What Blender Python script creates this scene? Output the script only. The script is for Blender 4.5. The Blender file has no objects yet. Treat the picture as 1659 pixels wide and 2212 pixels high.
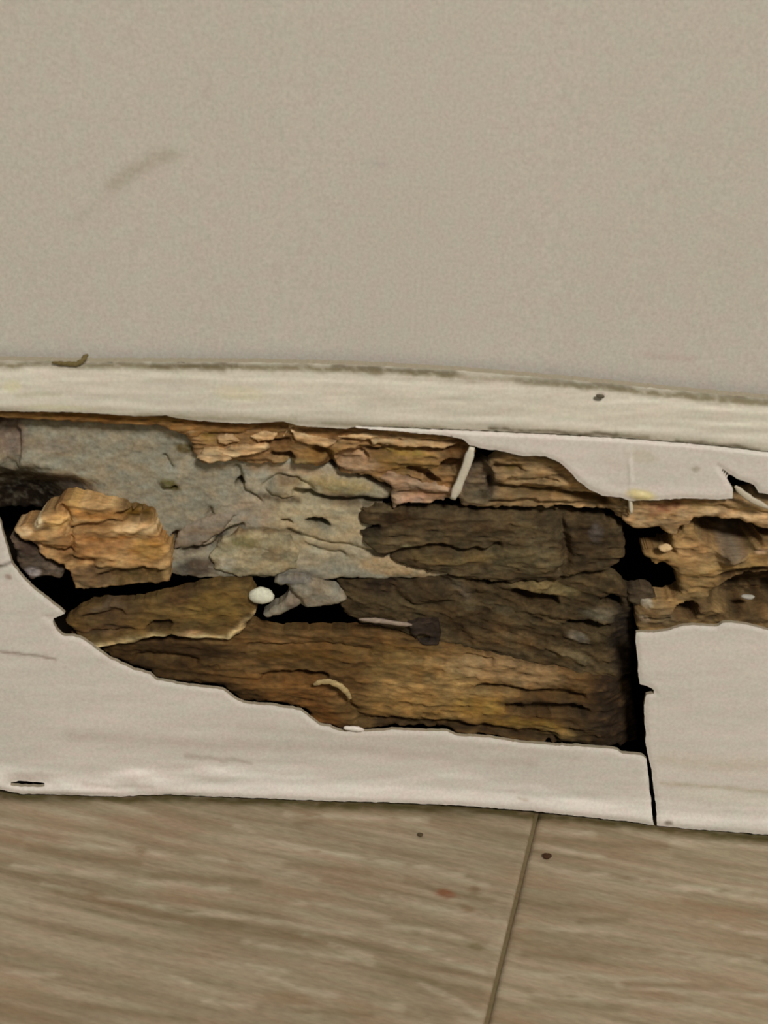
import bpy, math, random
import numpy as np
from mathutils import Matrix, Vector

# ------------------------------------------------------------------ camera, world, light, exposure
SC = bpy.context.scene
FPX, PITCH, ROLL, DIST = 3000.0, math.radians(28), math.radians(3.1), 390.0      # lens in pixels of 1659x2212, lengths in mm
L_ = DIST * math.cos(PITCH)
CAM = np.array([0.0, -14.0 - L_, 287.0])
FW = np.array([0.0, math.cos(PITCH), -math.sin(PITCH)])
_rt = np.array([1.0, 0, 0]); _up = np.cross(_rt, FW)
RT = _rt * math.cos(ROLL) + _up * math.sin(ROLL)
UP = _up * math.cos(ROLL) - _rt * math.sin(ROLL)
cd = bpy.data.cameras.new('camera'); cam = bpy.data.objects.new('camera', cd); SC.collection.objects.link(cam)
cam.matrix_world = Matrix(((RT[0], UP[0], -FW[0], CAM[0] / 1000), (RT[1], UP[1], -FW[1], CAM[1] / 1000),
                           (RT[2], UP[2], -FW[2], CAM[2] / 1000), (0, 0, 0, 1)))
cd.sensor_fit = 'VERTICAL'; cd.sensor_height = 24.0; cd.lens = 24.0 * FPX / 2212.0
cd.clip_start = 0.01; cd.clip_end = 50
cd.dof.use_dof = True; cd.dof.focus_distance = 0.55; cd.dof.aperture_fstop = 26.0
SC.camera = cam
world = bpy.data.worlds.new('room_light'); SC.world = world; world.use_nodes = True
world.node_tree.nodes['Background'].inputs[0].default_value = (1.0, 0.885, 0.765, 1)
world.node_tree.nodes['Background'].inputs[1].default_value = 0.115
def area(name, loc, target, size, power, col):
    d = bpy.data.lights.new(name, 'AREA'); d.shape = 'DISK'; d.size = size; d.energy = power; d.color = col
    o = bpy.data.objects.new(name, d); SC.collection.objects.link(o)
    o.location = loc
    o.rotation_euler = (Vector(target) - Vector(loc)).to_track_quat('-Z', 'Y').to_euler()
area('ceiling_lamp', (0.55, -1.58, 1.68), (0, 0, 0.08), 0.42, 34.0, (1.0, 0.865, 0.735))
SC.view_settings.view_transform = 'Standard'; SC.view_settings.look = 'None'
SC.view_settings.gamma = 1.0; SC.view_settings.use_curve_mapping = False
SC.view_settings.exposure = 0.0

# ------------------------------------------------------------------ geometry of the place (mm): u along the wall, v up, w out of the wall
def bow0(u): return -3.86e-4 * u * u + 5.2e-3 * u
def bow(u):                                   # the wall is slightly hollow; it straightens away from the rotten spot
    u = np.asarray(u, float); c = np.clip(u, -150, 150); s = -2 * 3.86e-4 * c + 5.2e-3
    return bow0(c) + s * 60 * np.tanh((u - c) / 60)
def rays(px, py):
    px = np.asarray(px, float); py = np.asarray(py, float)
    return FW * FPX + RT * (px[..., None] - 829.5) - UP * (py[..., None] - 1106.0)
def on_wall(px, py, w):                       # point of the surface w mm in front of the wall: returns u, v
    d = rays(px, py); w = np.asarray(w, float)
    k = (-w - CAM[1]) / d[..., 1]
    for _ in range(25):
        u = CAM[0] + k * d[..., 0]
        k = 0.5 * k + 0.5 * (bow(u) - w - CAM[1]) / d[..., 1]
    return CAM[0] + k * d[..., 0], CAM[2] + k * d[..., 2]
def on_floor(px, py, z=0.0):
    d = rays(px, py); k = (z - CAM[2]) / d[..., 2]
    return CAM[0] + k * d[..., 0], CAM[1] + k * d[..., 1]
def project(x, y, z):
    q = np.stack([np.asarray(x, float) - CAM[0], np.asarray(y, float) - CAM[1], np.asarray(z, float) - CAM[2] + 0 * np.asarray(x, float)], -1)
    dz = np.maximum(q @ FW, 1.0)
    return 829.5 + FPX * (q @ RT) / dz, 1106.0 - FPX * (q @ UP) / dz
def wall_line(v, w, u0=-430, u1=430, n=90):
    u = np.linspace(u0, u1, n); px, py = project(u, bow(u) - w, np.full(n, v)); return px, py

# ------------------------------------------------------------------ numpy noise and distances
def _hash(ix, iy, seed):
    h = (ix.astype(np.int64) * 374761393 + iy.astype(np.int64) * 668265263 + seed * 1442695041) & 0xffffffff
    h = ((h ^ (h >> 13)) * 1274126177) & 0xffffffff
    return ((h ^ (h >> 16)) & 0xffff) / 65535.0
def vnoise(x, y, seed=0):
    ix = np.floor(x); iy = np.floor(y); fx = x - ix; fy = y - iy
    fx = fx * fx * (3 - 2 * fx); fy = fy * fy * (3 - 2 * fy)
    a, b, c, d = _hash(ix, iy, seed), _hash(ix + 1, iy, seed), _hash(ix, iy + 1, seed), _hash(ix + 1, iy + 1, seed)
    return (a + (b - a) * fx) * (1 - fy) + (c + (d - c) * fx) * fy
def fbm(x, y, o=4, seed=0):
    r = 0; a = 0.5; t = 0
    for i in range(o):
        r = r + a * vnoise(x, y, seed + 17 * i); t += a; a *= 0.5; x = x * 2.03 + 11.3; y = y * 2.03 + 7.7
    return r / t
def ridged(x, y, o=4, seed=0):
    r = 0; a = 0.5; t = 0
    for i in range(o):
        r = r + a * (1 - np.abs(2 * vnoise(x, y, seed + 17 * i) - 1)); t += a; a *= 0.5; x = x * 2.03 + 11.3; y = y * 2.03 + 7.7
    return r / t
def sstep(a, b, x):
    t = np.clip((x - a) / (b - a), 0, 1); return t * t * (3 - 2 * t)
def seg_dist(x, y, pts, closed=False):
    P = np.asarray(pts, float); Q = np.roll(P, -1, 0) if closed else P[1:]
    P = P if closed else P[:-1]
    best = np.full(x.shape, 1e18)
    for (ax, ay), (bx, by) in zip(P, Q):
        dx, dy = bx - ax, by - ay; l2 = dx * dx + dy * dy + 1e-9
        t = np.clip(((x - ax) * dx + (y - ay) * dy) / l2, 0, 1)
        best = np.minimum(best, (x - ax - t * dx) ** 2 + (y - ay - t * dy) ** 2)
    return np.sqrt(best)
def sdf(x, y, pts):                           # positive inside
    P = np.asarray(pts, float); Q = np.roll(P, -1, 0); ins = np.zeros(x.shape, bool)
    for (ax, ay), (bx, by) in zip(P, Q):
        if ay == by: continue
        ins ^= ((ay > y) != (by > y)) & (x < (bx - ax) * (y - ay) / (by - ay) + ax)
    d = seg_dist(x, y, P, True)
    return np.where(ins, d, -d)
def ell(x, y, cx, cy, rx, ry, rot):
    c, s = math.cos(math.radians(rot)), math.sin(math.radians(rot)); dx, dy = x - cx, y - cy
    return np.sqrt(((dx * c + dy * s) / rx) ** 2 + ((-dx * s + dy * c) / ry) ** 2)

# ------------------------------------------------------------------ colour: photograph sRGB -> surface colour under the room's warm light
LIT = np.array([0.69, 0.59, 0.49])
def C(r, g, b, k=1.0):
    s = np.array([r, g, b]) / 255.0
    l = np.where(s <= 0.04045, s / 12.92, ((s + 0.055) / 1.055) ** 2.4)
    return np.clip(l / LIT * k, 0.002, 0.92)

# ------------------------------------------------------------------ materials: colour comes from the mesh attribute, fine grain from noise
def material(name, rough=0.8, spec=0.3, scale=(900, 900, 900), amt=0.15, bump=0.15, bdist=0.0003, tint=None, detail=5, scale2=None, amt2=0.0):
    m = bpy.data.materials.new(name); m.use_nodes = True; nt = m.node_tree; N = nt.nodes; L = nt.links
    b = N['Principled BSDF']; b.inputs['Roughness'].default_value = rough; b.inputs['Specular IOR Level'].default_value = spec
    at = N.new('ShaderNodeAttribute'); at.attribute_name = 'Col'
    tc = N.new('ShaderNodeTexCoord'); mp = N.new('ShaderNodeMapping'); mp.inputs['Scale'].default_value = scale
    L.new(tc.outputs['Object'], mp.inputs['Vector'])
    nz = N.new('ShaderNodeTexNoise'); nz.inputs['Scale'].default_value = 1.0; nz.inputs['Detail'].default_value = detail; nz.inputs['Roughness'].default_value = 0.6
    L.new(mp.outputs[0], nz.inputs['Vector'])
    mr = N.new('ShaderNodeMapRange'); mr.inputs['From Min'].default_value = 0.25; mr.inputs['From Max'].default_value = 0.75
    mr.inputs['To Min'].default_value = 1 - amt; mr.inputs['To Max'].default_value = 1 + amt
    L.new(nz.outputs['Fac'], mr.inputs['Value'])
    vm = N.new('ShaderNodeVectorMath'); vm.operation = 'SCALE'
    L.new(at.outputs['Color'], vm.inputs[0]); L.new(mr.outputs[0], vm.inputs['Scale'])
    out = vm.outputs[0]
    if scale2:
        mp2 = N.new('ShaderNodeMapping'); mp2.inputs['Scale'].default_value = scale2; L.new(tc.outputs['Object'], mp2.inputs['Vector'])
        n2 = N.new('ShaderNodeTexNoise'); n2.inputs['Scale'].default_value = 1.0; n2.inputs['Detail'].default_value = 3; L.new(mp2.outputs[0], n2.inputs['Vector'])
        cr = N.new('ShaderNodeValToRGB'); e = cr.color_ramp.elements
        e[0].position = 0.36; e[0].color = (1 + 0, 1 - amt2, 1 - 0.9 * amt2, 1); e[1].position = 0.64; e[1].color = (1 - amt2, 1, 1 - 0.5 * amt2, 1)
        L.new(n2.outputs['Fac'], cr.inputs[0])
        v2 = N.new('ShaderNodeVectorMath'); v2.operation = 'MULTIPLY'; L.new(out, v2.inputs[0]); L.new(cr.outputs[0], v2.inputs[1]); out = v2.outputs[0]
    L.new(out, b.inputs['Base Color'])
    bp = N.new('ShaderNodeBump'); bp.inputs['Strength'].default_value = bump; bp.inputs['Distance'].default_value = bdist
    L.new(nz.outputs['Fac'], bp.inputs['Height']); L.new(bp.outputs[0], b.inputs['Normal'])
    return m
M_WALL = material('painted_wall', 0.75, 0.25, (1100, 1100, 1100), 0.13, 0.15, 0.0004, scale2=(260, 260, 260), amt2=0.035)
M_PAINT = material('white_trim_paint', 0.5, 0.4, (1100, 1100, 1100), 0.11, 0.10, 0.0003, scale2=(220, 220, 420), amt2=0.03)
M_WOOD = material('rotten_wood', 0.85, 0.25, (420, 900, 1100), 0.36, 0.4, 0.0004)
M_DARK = material('decayed_wood', 0.9, 0.2, (600, 900, 1000), 0.40, 0.4, 0.0004)
M_PLASTER = material('lime_plaster', 0.95, 0.15, (1000, 1000, 1000), 0.24, 0.35, 0.0004)
M_FLOOR = material('oak_laminate', 0.55, 0.35, (300, 1100, 900), 0.17, 0.15, 0.0003, scale2=(60, 420, 400), amt2=0.05)
M_CRUMB = material('crumb', 0.9, 0.2, (1500, 1500, 1500), 0.25, 0.4, 0.0003)

# ------------------------------------------------------------------ object helpers
def link(o, parent=None):
    SC.collection.objects.link(o)
    if parent is not None: o.parent = parent
    return o
def tag(o, label=None, cat=None, group=None, kind=None):
    for k, v in (('label', label), ('category', cat), ('group', group), ('kind', kind)):
        if v: o[k] = v
    return o
def empty(name, at, **kw):
    o = bpy.data.objects.new(name, None); o.empty_display_size = 0.01; o.location = at; link(o); tag(o, **kw); return o
def mesh_obj(name, V, F, col, mat, parent=None, smooth=None):
    V = np.asarray(V, float)
    off = np.array(parent.matrix_world.translation if parent is not None and parent.type == 'EMPTY' else (0, 0, 0), float)
    if parent is not None: off = np.array(parent.location, float)
    me = bpy.data.meshes.new(name); me.from_pydata((V - off).tolist(), [], F)
    ca = me.color_attributes.new('Col', 'FLOAT_COLOR', 'POINT')
    cc = np.ones((len(V), 4), np.float32); cc[:, :3] = col; ca.data.foreach_set('color', cc.ravel())
    if smooth is not None: me.polygons.foreach_set('use_smooth', smooth)
    me.materials.append(mat); me.validate()
    return link(bpy.data.objects.new(name, me), parent)

def grid_cut(gx, gy, dfun):
    """cells of the grid inside dfun > 0, the outline's vertices slid onto the outline; returns x, y, d, quads"""
    X, Y = np.meshgrid(gx, gy); D = dfun(X, Y); ins = D > 0
    keep = (ins[:-1, :-1].astype(int) + ins[1:, :-1] + ins[:-1, 1:] + ins[1:, 1:]) >= 1
    use = np.zeros(X.shape, bool)
    for a in (0, 1):
        for b in (0, 1): use[a:a + keep.shape[0], b:b + keep.shape[1]] |= keep
    mv = use & ~ins; x, y = X[mv], Y[mv]
    for _ in range(3):
        e = 0.5; d = dfun(x, y)
        gxx = (dfun(x + e, y) - dfun(x - e, y)) / (2 * e); gyy = (dfun(x, y + e) - dfun(x, y - e)) / (2 * e)
        g2 = np.maximum(gxx ** 2 + gyy ** 2, 0.3); x = x - d * gxx / g2; y = y - d * gyy / g2
    X = X.copy(); Y = Y.copy(); X[mv] = x; Y[mv] = y; D = np.where(mv, 0, D)
    idx = -np.ones(X.shape, int); idx[use] = np.arange(use.sum())
    q = np.stack([idx[:-1, :-1], idx[1:, :-1], idx[1:, 1:], idx[:-1, 1:]], -1)[keep]
    return X[use], Y[use], D[use], q

def skin_edges(q):
    e = np.concatenate([q[:, [0, 1]], q[:, [1, 2]], q[:, [2, 3]], q[:, [3, 0]]])
    key = np.sort(e, 1); k = key[:, 0] * 10_000_000 + key[:, 1]
    _, inv, cnt = np.unique(k, return_inverse=True, return_counts=True)
    return e[cnt[inv] == 1]

def shape_heights(x, y, feats, warp, seed, cut=1.0):
    wx = x + warp * (fbm(x / 26, y / 20, 3, seed + 3) - 0.5) * 2; wy = y + warp * (fbm(x / 30, y / 18, 3, seed + 5) - 0.5) * 2
    h = np.zeros(x.shape)
    for f in feats:
        if f[0] in 'gp' and f[-1] < 0: f = f[:-1] + (f[-1] * cut,)
        if f[0] == 'b': h += f[6] * np.clip(1 - ell(wx, wy, *f[1:6]) ** 2, 0, 1) ** 2
        elif f[0] == 'p': h += f[6] * sstep(1.12, 0.82, ell(wx, wy, *f[1:6]))
        elif f[0] == 'r': h += f[6] * np.exp(-((ell(wx, wy, *f[1:6]) - 1) / 0.16) ** 2)
        elif f[0] == 'g': h += f[3] * np.exp(-(seg_dist(wx, wy, f[1]) / f[2]) ** 2)
    return h
def shape_colours(x, y, base, stains, warp, seed):
    wx = x + warp * (fbm(x / 26, y / 20, 3, seed + 3) - 0.5) * 2; wy = y + warp * (fbm(x / 30, y / 18, 3, seed + 5) - 0.5) * 2
    c = base.copy()
    for s in stains:
        if s[0] == 'e': a = s[7] * sstep(1.25, 0.55, ell(wx, wy, *s[1:6])); k = s[6]
        else: a = s[4] * np.exp(-(seg_dist(wx, wy, s[1]) / s[2]) ** 2); k = s[3]
        a = (a * np.clip(0.35 + 1.3 * fbm(x / 12, y / 7, 3, seed + 9), 0, 1))[:, None]
        c = c * (1 - a) + np.asarray(k) * a
    return c

SEED = [1]
def piece(name, parent, poly, w0, c0, c1, mat, thick=4.0, edge=(14, 1.2), tilt=(0, 0), fibre=(90, 7), amp=0.5, ridge=0.0, lump=0.0, lumpsize=(60, 34),
          feats=(), stains=(), holes=(), rag=5.0, warp=7.0, step=3.0, side=None, contrast=1.6, slope=(0, 0), ragf=(16, 10), gain=1.0, mott=None, pits=0.5, mgx=30):
    """a weathered slab: its outline and relief are given where they show, its face lies w0 mm in front of the wall"""
    SEED[0] += 31; sd = SEED[0]
    P = np.asarray(poly, float); x0, y0 = P.min(0) - 8; x1, y1 = P.max(0) + 8
    def df(x, y):
        d = sdf(x, y, P)
        for hp in holes: d = np.minimum(d, -sdf(x, y, hp))
        return d + rag * (fbm(x / ragf[0], y / ragf[1], 3, sd) - 0.5) * 2
    x, y, d, q = grid_cut(np.arange(x0, x1 + step, step), np.arange(y0, y1 + step, step), df)
    t = (y - y0) / (y1 - y0); sx = (x - x0) / (x1 - x0)
    sk = y + slope[0] * (x - x0)
    f1 = fbm(x / fibre[0], sk / fibre[1], 4, sd + 1); f2 = ridged(x / fibre[0] * 1.7, sk / fibre[1] * 0.8, 3, sd + 2)
    h = amp * 2 * (f1 - 0.5) + ridge * (f2 - 0.6) * 2 + lump * 2 * (fbm(x / lumpsize[0], y / lumpsize[1], 3, sd + 4) - 0.5)
    h = h + tilt[0] * (1 - t) + tilt[1] * t + slope[1] * (sx - 0.5)
    h = h + shape_heights(x, y, feats, warp, sd, 2.0)
    r = np.clip(d / edge[0], 0, 1); h = h - edge[1] * (1 - np.sqrt(np.clip(1 - (1 - r) ** 2, 0, 1)))
    m = np.clip((0.62 * f1 + 0.38 * fbm(x / 34, y / 20, 3, sd + 6) - 0.5) * contrast + 0.5, 0, 1)[:, None]
    col = shape_colours(x, y, np.asarray(c0) * (1 - m) + np.asarray(c1) * m, stains, warp, sd)
    mo = fbm(x / (13 if mat is M_PLASTER else mgx), sk / (8 if mat is M_PLASTER else 6), 4, sd + 21); mb = fbm(x / 45, sk / 18, 3, sd + 22); mk = (0.26 if mat is M_PLASTER else 0.62) if mott is None else mott
    pit = sstep(0.60, 0.72, fbm(x / (17 + 0.4 * mgx), sk / 8, 3, sd + 23)) * pits * (0.35 if mat is M_PLASTER else 1.0)
    h = h + (0.5 if mat is M_PLASTER else 0.75) * (mo - 0.5) - 0.9 * pit
    col = col * gain * np.clip(1 + mk * 2 * (mo - 0.5) + 0.8 * mk * (mb - 0.5), 0.3, 1.9)[:, None] * (1 - 0.45 * pit)[:, None]
    col = col * (1 + np.array([0.10, -0.02, -0.12]) * (fbm(x / 22, y / 14, 2, sd + 24)[:, None] - 0.5) * 2)
    u, v = on_wall(x, y, w0); yy = bow(u) - (w0 + h)
    return build(name, parent, u, yy, v, q, col, mat, thick, side)
def build(name, parent, u, yy, v, q, col, mat, thick, side=None, axis=1):
    V = np.stack([u, yy, v], 1) / 1000.0
    e = skin_edges(q); b = np.unique(e); n = len(V)
    m1 = -np.ones(n, int); m1[b] = n + np.arange(len(b)); m2 = -np.ones(n, int); m2[b] = n + len(b) + np.arange(len(b))
    Vb = V[b].copy(); Vb[:, axis] += thick / 1000.0 * (1 if axis == 1 else -1)
    cs = col[b] if side is None else np.tile(np.asarray(side), (len(b), 1))
    VV = np.concatenate([V, V[b], Vb]); cc = np.concatenate([col, cs, cs])
    sq = np.stack([m1[e[:, 1]], m1[e[:, 0]], m2[e[:, 0]], m2[e[:, 1]]], 1)
    F = q.tolist() + sq.tolist()
    return mesh_obj(name, VV, F, cc, mat, parent, np.array([True] * len(q) + [False] * len(sq)))

def rod(name, parent, pts, w, rad, col, mat, flat=1.0, ends=0.35, jag=0.15, n=7):
    """a sliver along photo points lying w mm in front of the wall"""
    P = np.asarray(pts, float); W = np.broadcast_to(np.asarray(w, float), (len(P),))
    t = np.linspace(0, len(P) - 1, 5 * (len(P) - 1) + 1); px = np.interp(t, range(len(P)), P[:, 0]); py = np.interp(t, range(len(P)), P[:, 1]); ww = np.interp(t, range(len(P)), W)
    u, v = on_wall(px, py, ww); ctr = np.stack([u, bow(u) - ww, v], 1)
    tg = np.gradient(ctr, axis=0); tg /= np.linalg.norm(tg, axis=1)[:, None]
    a = np.cross(tg, [0, -1.0, 0]); a /= np.linalg.norm(a, axis=1)[:, None]; nrm = np.cross(a, tg)
    rnd = random.Random(len(P) * 7 + int(P[0, 0])); V = []; F = []
    for i in range(len(ctr)):
        s = i / (len(ctr) - 1); k = rad * (ends + (1 - ends) * min(1, 5 * min(s, 1 - s) + 0.1)) * (1 + jag * (rnd.random() - 0.5) * 2)
        for j in range(n):
            th = 2 * math.pi * j / n; V.append(ctr[i] + a[i] * k * math.cos(th) + nrm[i] * k * flat * math.sin(th))
    for i in range(len(ctr) - 1):
        for j in range(n): F.append((i * n + j, i * n + (j + 1) % n, (i + 1) * n + (j + 1) % n, (i + 1) * n + j))
    F.append(tuple(range(n))[::-1]); F.append(tuple((len(ctr) - 1) * n + j for j in range(n)))
    V = np.array(V) / 1000
    return mesh_obj(name, V, F, np.tile(col, (len(V), 1)), mat, parent, np.array([True] * len(F)))

def pebble(name, parent, ctr, size, col, mat, seed=0, lump=0.25):
    """ctr and size in mm, a lumpy little stone or crumb"""
    V = []; F = []; A, B = 14, 9
    for i in range(B + 1):
        for j in range(A):
            th = math.pi * i / B; ph = 2 * math.pi * j / A; V.append((math.sin(th) * math.cos(ph), math.sin(th) * math.sin(ph), math.cos(th)))
    V = np.array(V); n = fbm(V[:, 0] * 1.5 + V[:, 2] * 1.1 + 40, V[:, 1] * 1.5 - V[:, 2] * 0.7 + 40, 3, seed)
    V = V * (1 + lump * 2 * (n - 0.5))[:, None] * np.asarray(size) / 2 + np.asarray(ctr)
    for i in range(B):
        for j in range(A): F.append((i * A + j, (i + 1) * A + j, (i + 1) * A + (j + 1) % A, i * A + (j + 1) % A))
    return mesh_obj(name, V / 1000, F, np.tile(col, (len(V), 1)), mat, parent, np.array([True] * len(F)))
def at_wall(px, py, w):
    u, v = on_wall(np.array([float(px)]), np.array([float(py)]), w); return np.array([u[0], bow(u)[0] - w, v[0]])

# ================================================================== SETTING
# ---- wall
def axis(lo, hi, f0, f1, step, big):
    return np.concatenate([np.arange(lo, f0, big), np.arange(f0, f1, step), np.arange(f1, hi + big, big)])
gu = axis(-900, 900, -130, 130, 1.5, 35); gv = np.concatenate([np.arange(129, 262, 1.5), np.arange(262, 1200, 35)])
U, Vv = np.meshgrid(gu, gv); n0 = U.size; idx = np.arange(n0).reshape(U.shape)
u, v = U.ravel(), Vv.ravel()
px, py = project(u, bow(u), v)
base = np.tile(C(180, 169, 152), (n0, 1))
tone = fbm(u / 40, v / 30, 3, 77)[:, None] - 0.5
base = base * (1 + 0.04 * tone) + tone * np.array([0.02, -0.004, 0.012])
base = shape_colours(px, py, base, [('l', [(245, 400), (290, 368), (330, 345), (370, 333)], 15, C(158, 147, 126), 0.8), ('l', [(160, 480), (250, 400)], 14, C(168, 156, 138), 0.35),
    ('l', [(1400, 768), (1500, 774)], 6, C(172, 150, 138), 0.6), ('l', [(795, 360), (830, 352)], 8, C(165, 153, 145), 0.5)], 6, 5)
q = np.stack([idx[:-1, :-1], idx[1:, :-1], idx[1:, 1:], idx[:-1, 1:]], -1).reshape(-1, 4)[:, ::-1]
h = 0.25 * (fbm(u / 55, v / 45, 3, 8) - 0.5)
wall = build('wall_back', None, u, bow(u) - h, v, q, base, M_WALL, 12); tag(wall, kind='structure', label='beige painted wall above the broken baseboard')
# ---- the dark hollow behind the baseboard
cu = np.linspace(-430, 430, 45); cb = bow(cu)
cav = np.concatenate([np.stack([cu, cb - 11.8, cu * 0 + 1.2], 1), np.stack([cu, cb + 30, cu * 0 + 1.2], 1), np.stack([cu, cb + 30, cu * 0 + 128], 1), np.stack([cu, cb - 3, cu * 0 + 128], 1)]) / 1000
cf = [(r * 45 + k, (r + 1) * 45 + k, (r + 1) * 45 + k + 1, r * 45 + k + 1) for r in range(3) for k in range(44)]
mesh_obj('wall_cavity', cav, cf + [(0, 135, 90, 45), (44, 89, 134, 179)], np.tile(C(30, 20, 10, 0.5), (180, 1)), M_DARK, wall)

# ---- floor: planks run a few degrees off the wall
ax_, ay_ = on_floor(np.array([1157., 1050.]), np.array([1768., 2212.]))
JD = np.array([ax_[1] - ax_[0], ay_[1] - ay_[0]]); JD /= np.linalg.norm(JD)        # along the end joint, towards the viewer
ANG = math.atan2(JD[1], JD[0]) + math.pi / 2                                       # direction the planks run
ORG = np.array([ax_[0], ay_[0]])
floor_v = np.array([(-1500, -2500, -0.9), (1500, -2500, -0.9), (1500, 200, -0.9), (-1500, 200, -0.9), (-1500, -2500, -12), (1500, -2500, -12), (1500, 200, -12), (-1500, 200, -12)], float) / 1000
floor = mesh_obj('floor', floor_v, [(0, 1, 2, 3), (4, 7, 6, 5), (0, 4, 5, 1), (2, 6, 7, 3), (1, 5, 6, 2), (3, 7, 4, 0)], np.tile(C(104, 88, 60), (8, 1)), M_FLOOR)
tag(floor, kind='structure', label='pale oak laminate floor with wavy grain')
ca_, sa_ = math.cos(ANG), math.sin(ANG)
def local_to_floor(a, b): return ORG[0] + a * ca_ - b * sa_, ORG[1] + a * sa_ + b * ca_
PW = 190.0
STREAKS_L = [[(60, 1815), (180, 1825), (300, 1842), (430, 1848), (560, 1872), (690, 1900)], [(90, 1908), (200, 1935), (330, 1955), (400, 1970), (520, 1978), (600, 1992)],
    [(600, 1990), (640, 1995), (700, 2010), (760, 2020)], [(300, 1905), (420, 1912), (490, 1922)], [(510, 1785), (590, 1815), (660, 1835), (780, 1852)], [(620, 1952), (700, 1955), (830, 1978)],
    [(530, 2035), (640, 2055), (760, 2072), (830, 2085)], [(640, 1832), (760, 1848), (900, 1870), (1000, 1890)], [(830, 1865), (930, 1880), (1050, 1912)], [(830, 1938), (930, 1960), (1080, 1985)],
    [(840, 2035), (920, 2050), (1000, 2085), (1050, 2105)], [(830, 2000), (940, 2010), (1030, 2030), (1075, 2052)], [(340, 2090), (410, 2125)], [(480, 2080), (560, 2090), (620, 2095)],
    [(560, 2100), (660, 2140), (730, 2150)], [(30, 1870), (130, 1880), (240, 1890)], [(0, 2100), (120, 2108)], [(850, 2165), (900, 2185), (930, 2212)], [(900, 2120), (990, 2165), (1040, 2195)],
    [(620, 1758), (830, 1768), (920, 1770)], [(660, 2020), (740, 2048), (800, 2068)], [(440, 2160), (560, 2178), (690, 2190)]]
STREAKS_R = [[(1170, 1797), (1280, 1800)], [(1440, 1815), (1560, 1822), (1659, 1830)], [(1190, 1880), (1320, 1892), (1440, 1912), (1659, 1945)], [(1380, 1905), (1500, 1918), (1620, 1925)], [(1140, 2105), (1320, 2112), (1480, 2118)],
    [(1160, 2150), (1350, 2160), (1530, 2180)], [(1330, 2128), (1480, 2142), (1659, 2150)], [(1500, 1990), (1659, 2022)], [(1100, 2000), (1200, 2005), (1340, 2020)], [(1430, 2060), (1560, 2075), (1640, 2070)], [(1160, 1830), (1300, 1850)]]
DARKS_L = [[(60, 1830), (160, 1850), (300, 1865)], [(120, 1925), (330, 1975), (520, 1998)], [(330, 1890), (560, 1905)], [(400, 1995), (700, 2035)], [(620, 1865), (800, 1885)], [(640, 1780), (690, 1772)], [(880, 1900), (960, 1925), (1060, 1945)],
    [(850, 1985), (980, 2010), (1050, 2035)], [(820, 2085), (940, 2120)], [(560, 2180), (800, 2190)], [(180, 2170), (420, 2205)], [(880, 2185), (980, 2200)]]
DARKS_R = [[(1200, 1810), (1310, 1825), (1440, 1826)], [(1460, 1850), (1659, 1880)], [(1250, 1990), (1350, 1985)], [(1150, 2158), (1340, 2180)], [(1480, 1950), (1659, 1972)], [(1130, 2060), (1270, 2070)], [(1350, 2125), (1560, 2130)]]
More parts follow.
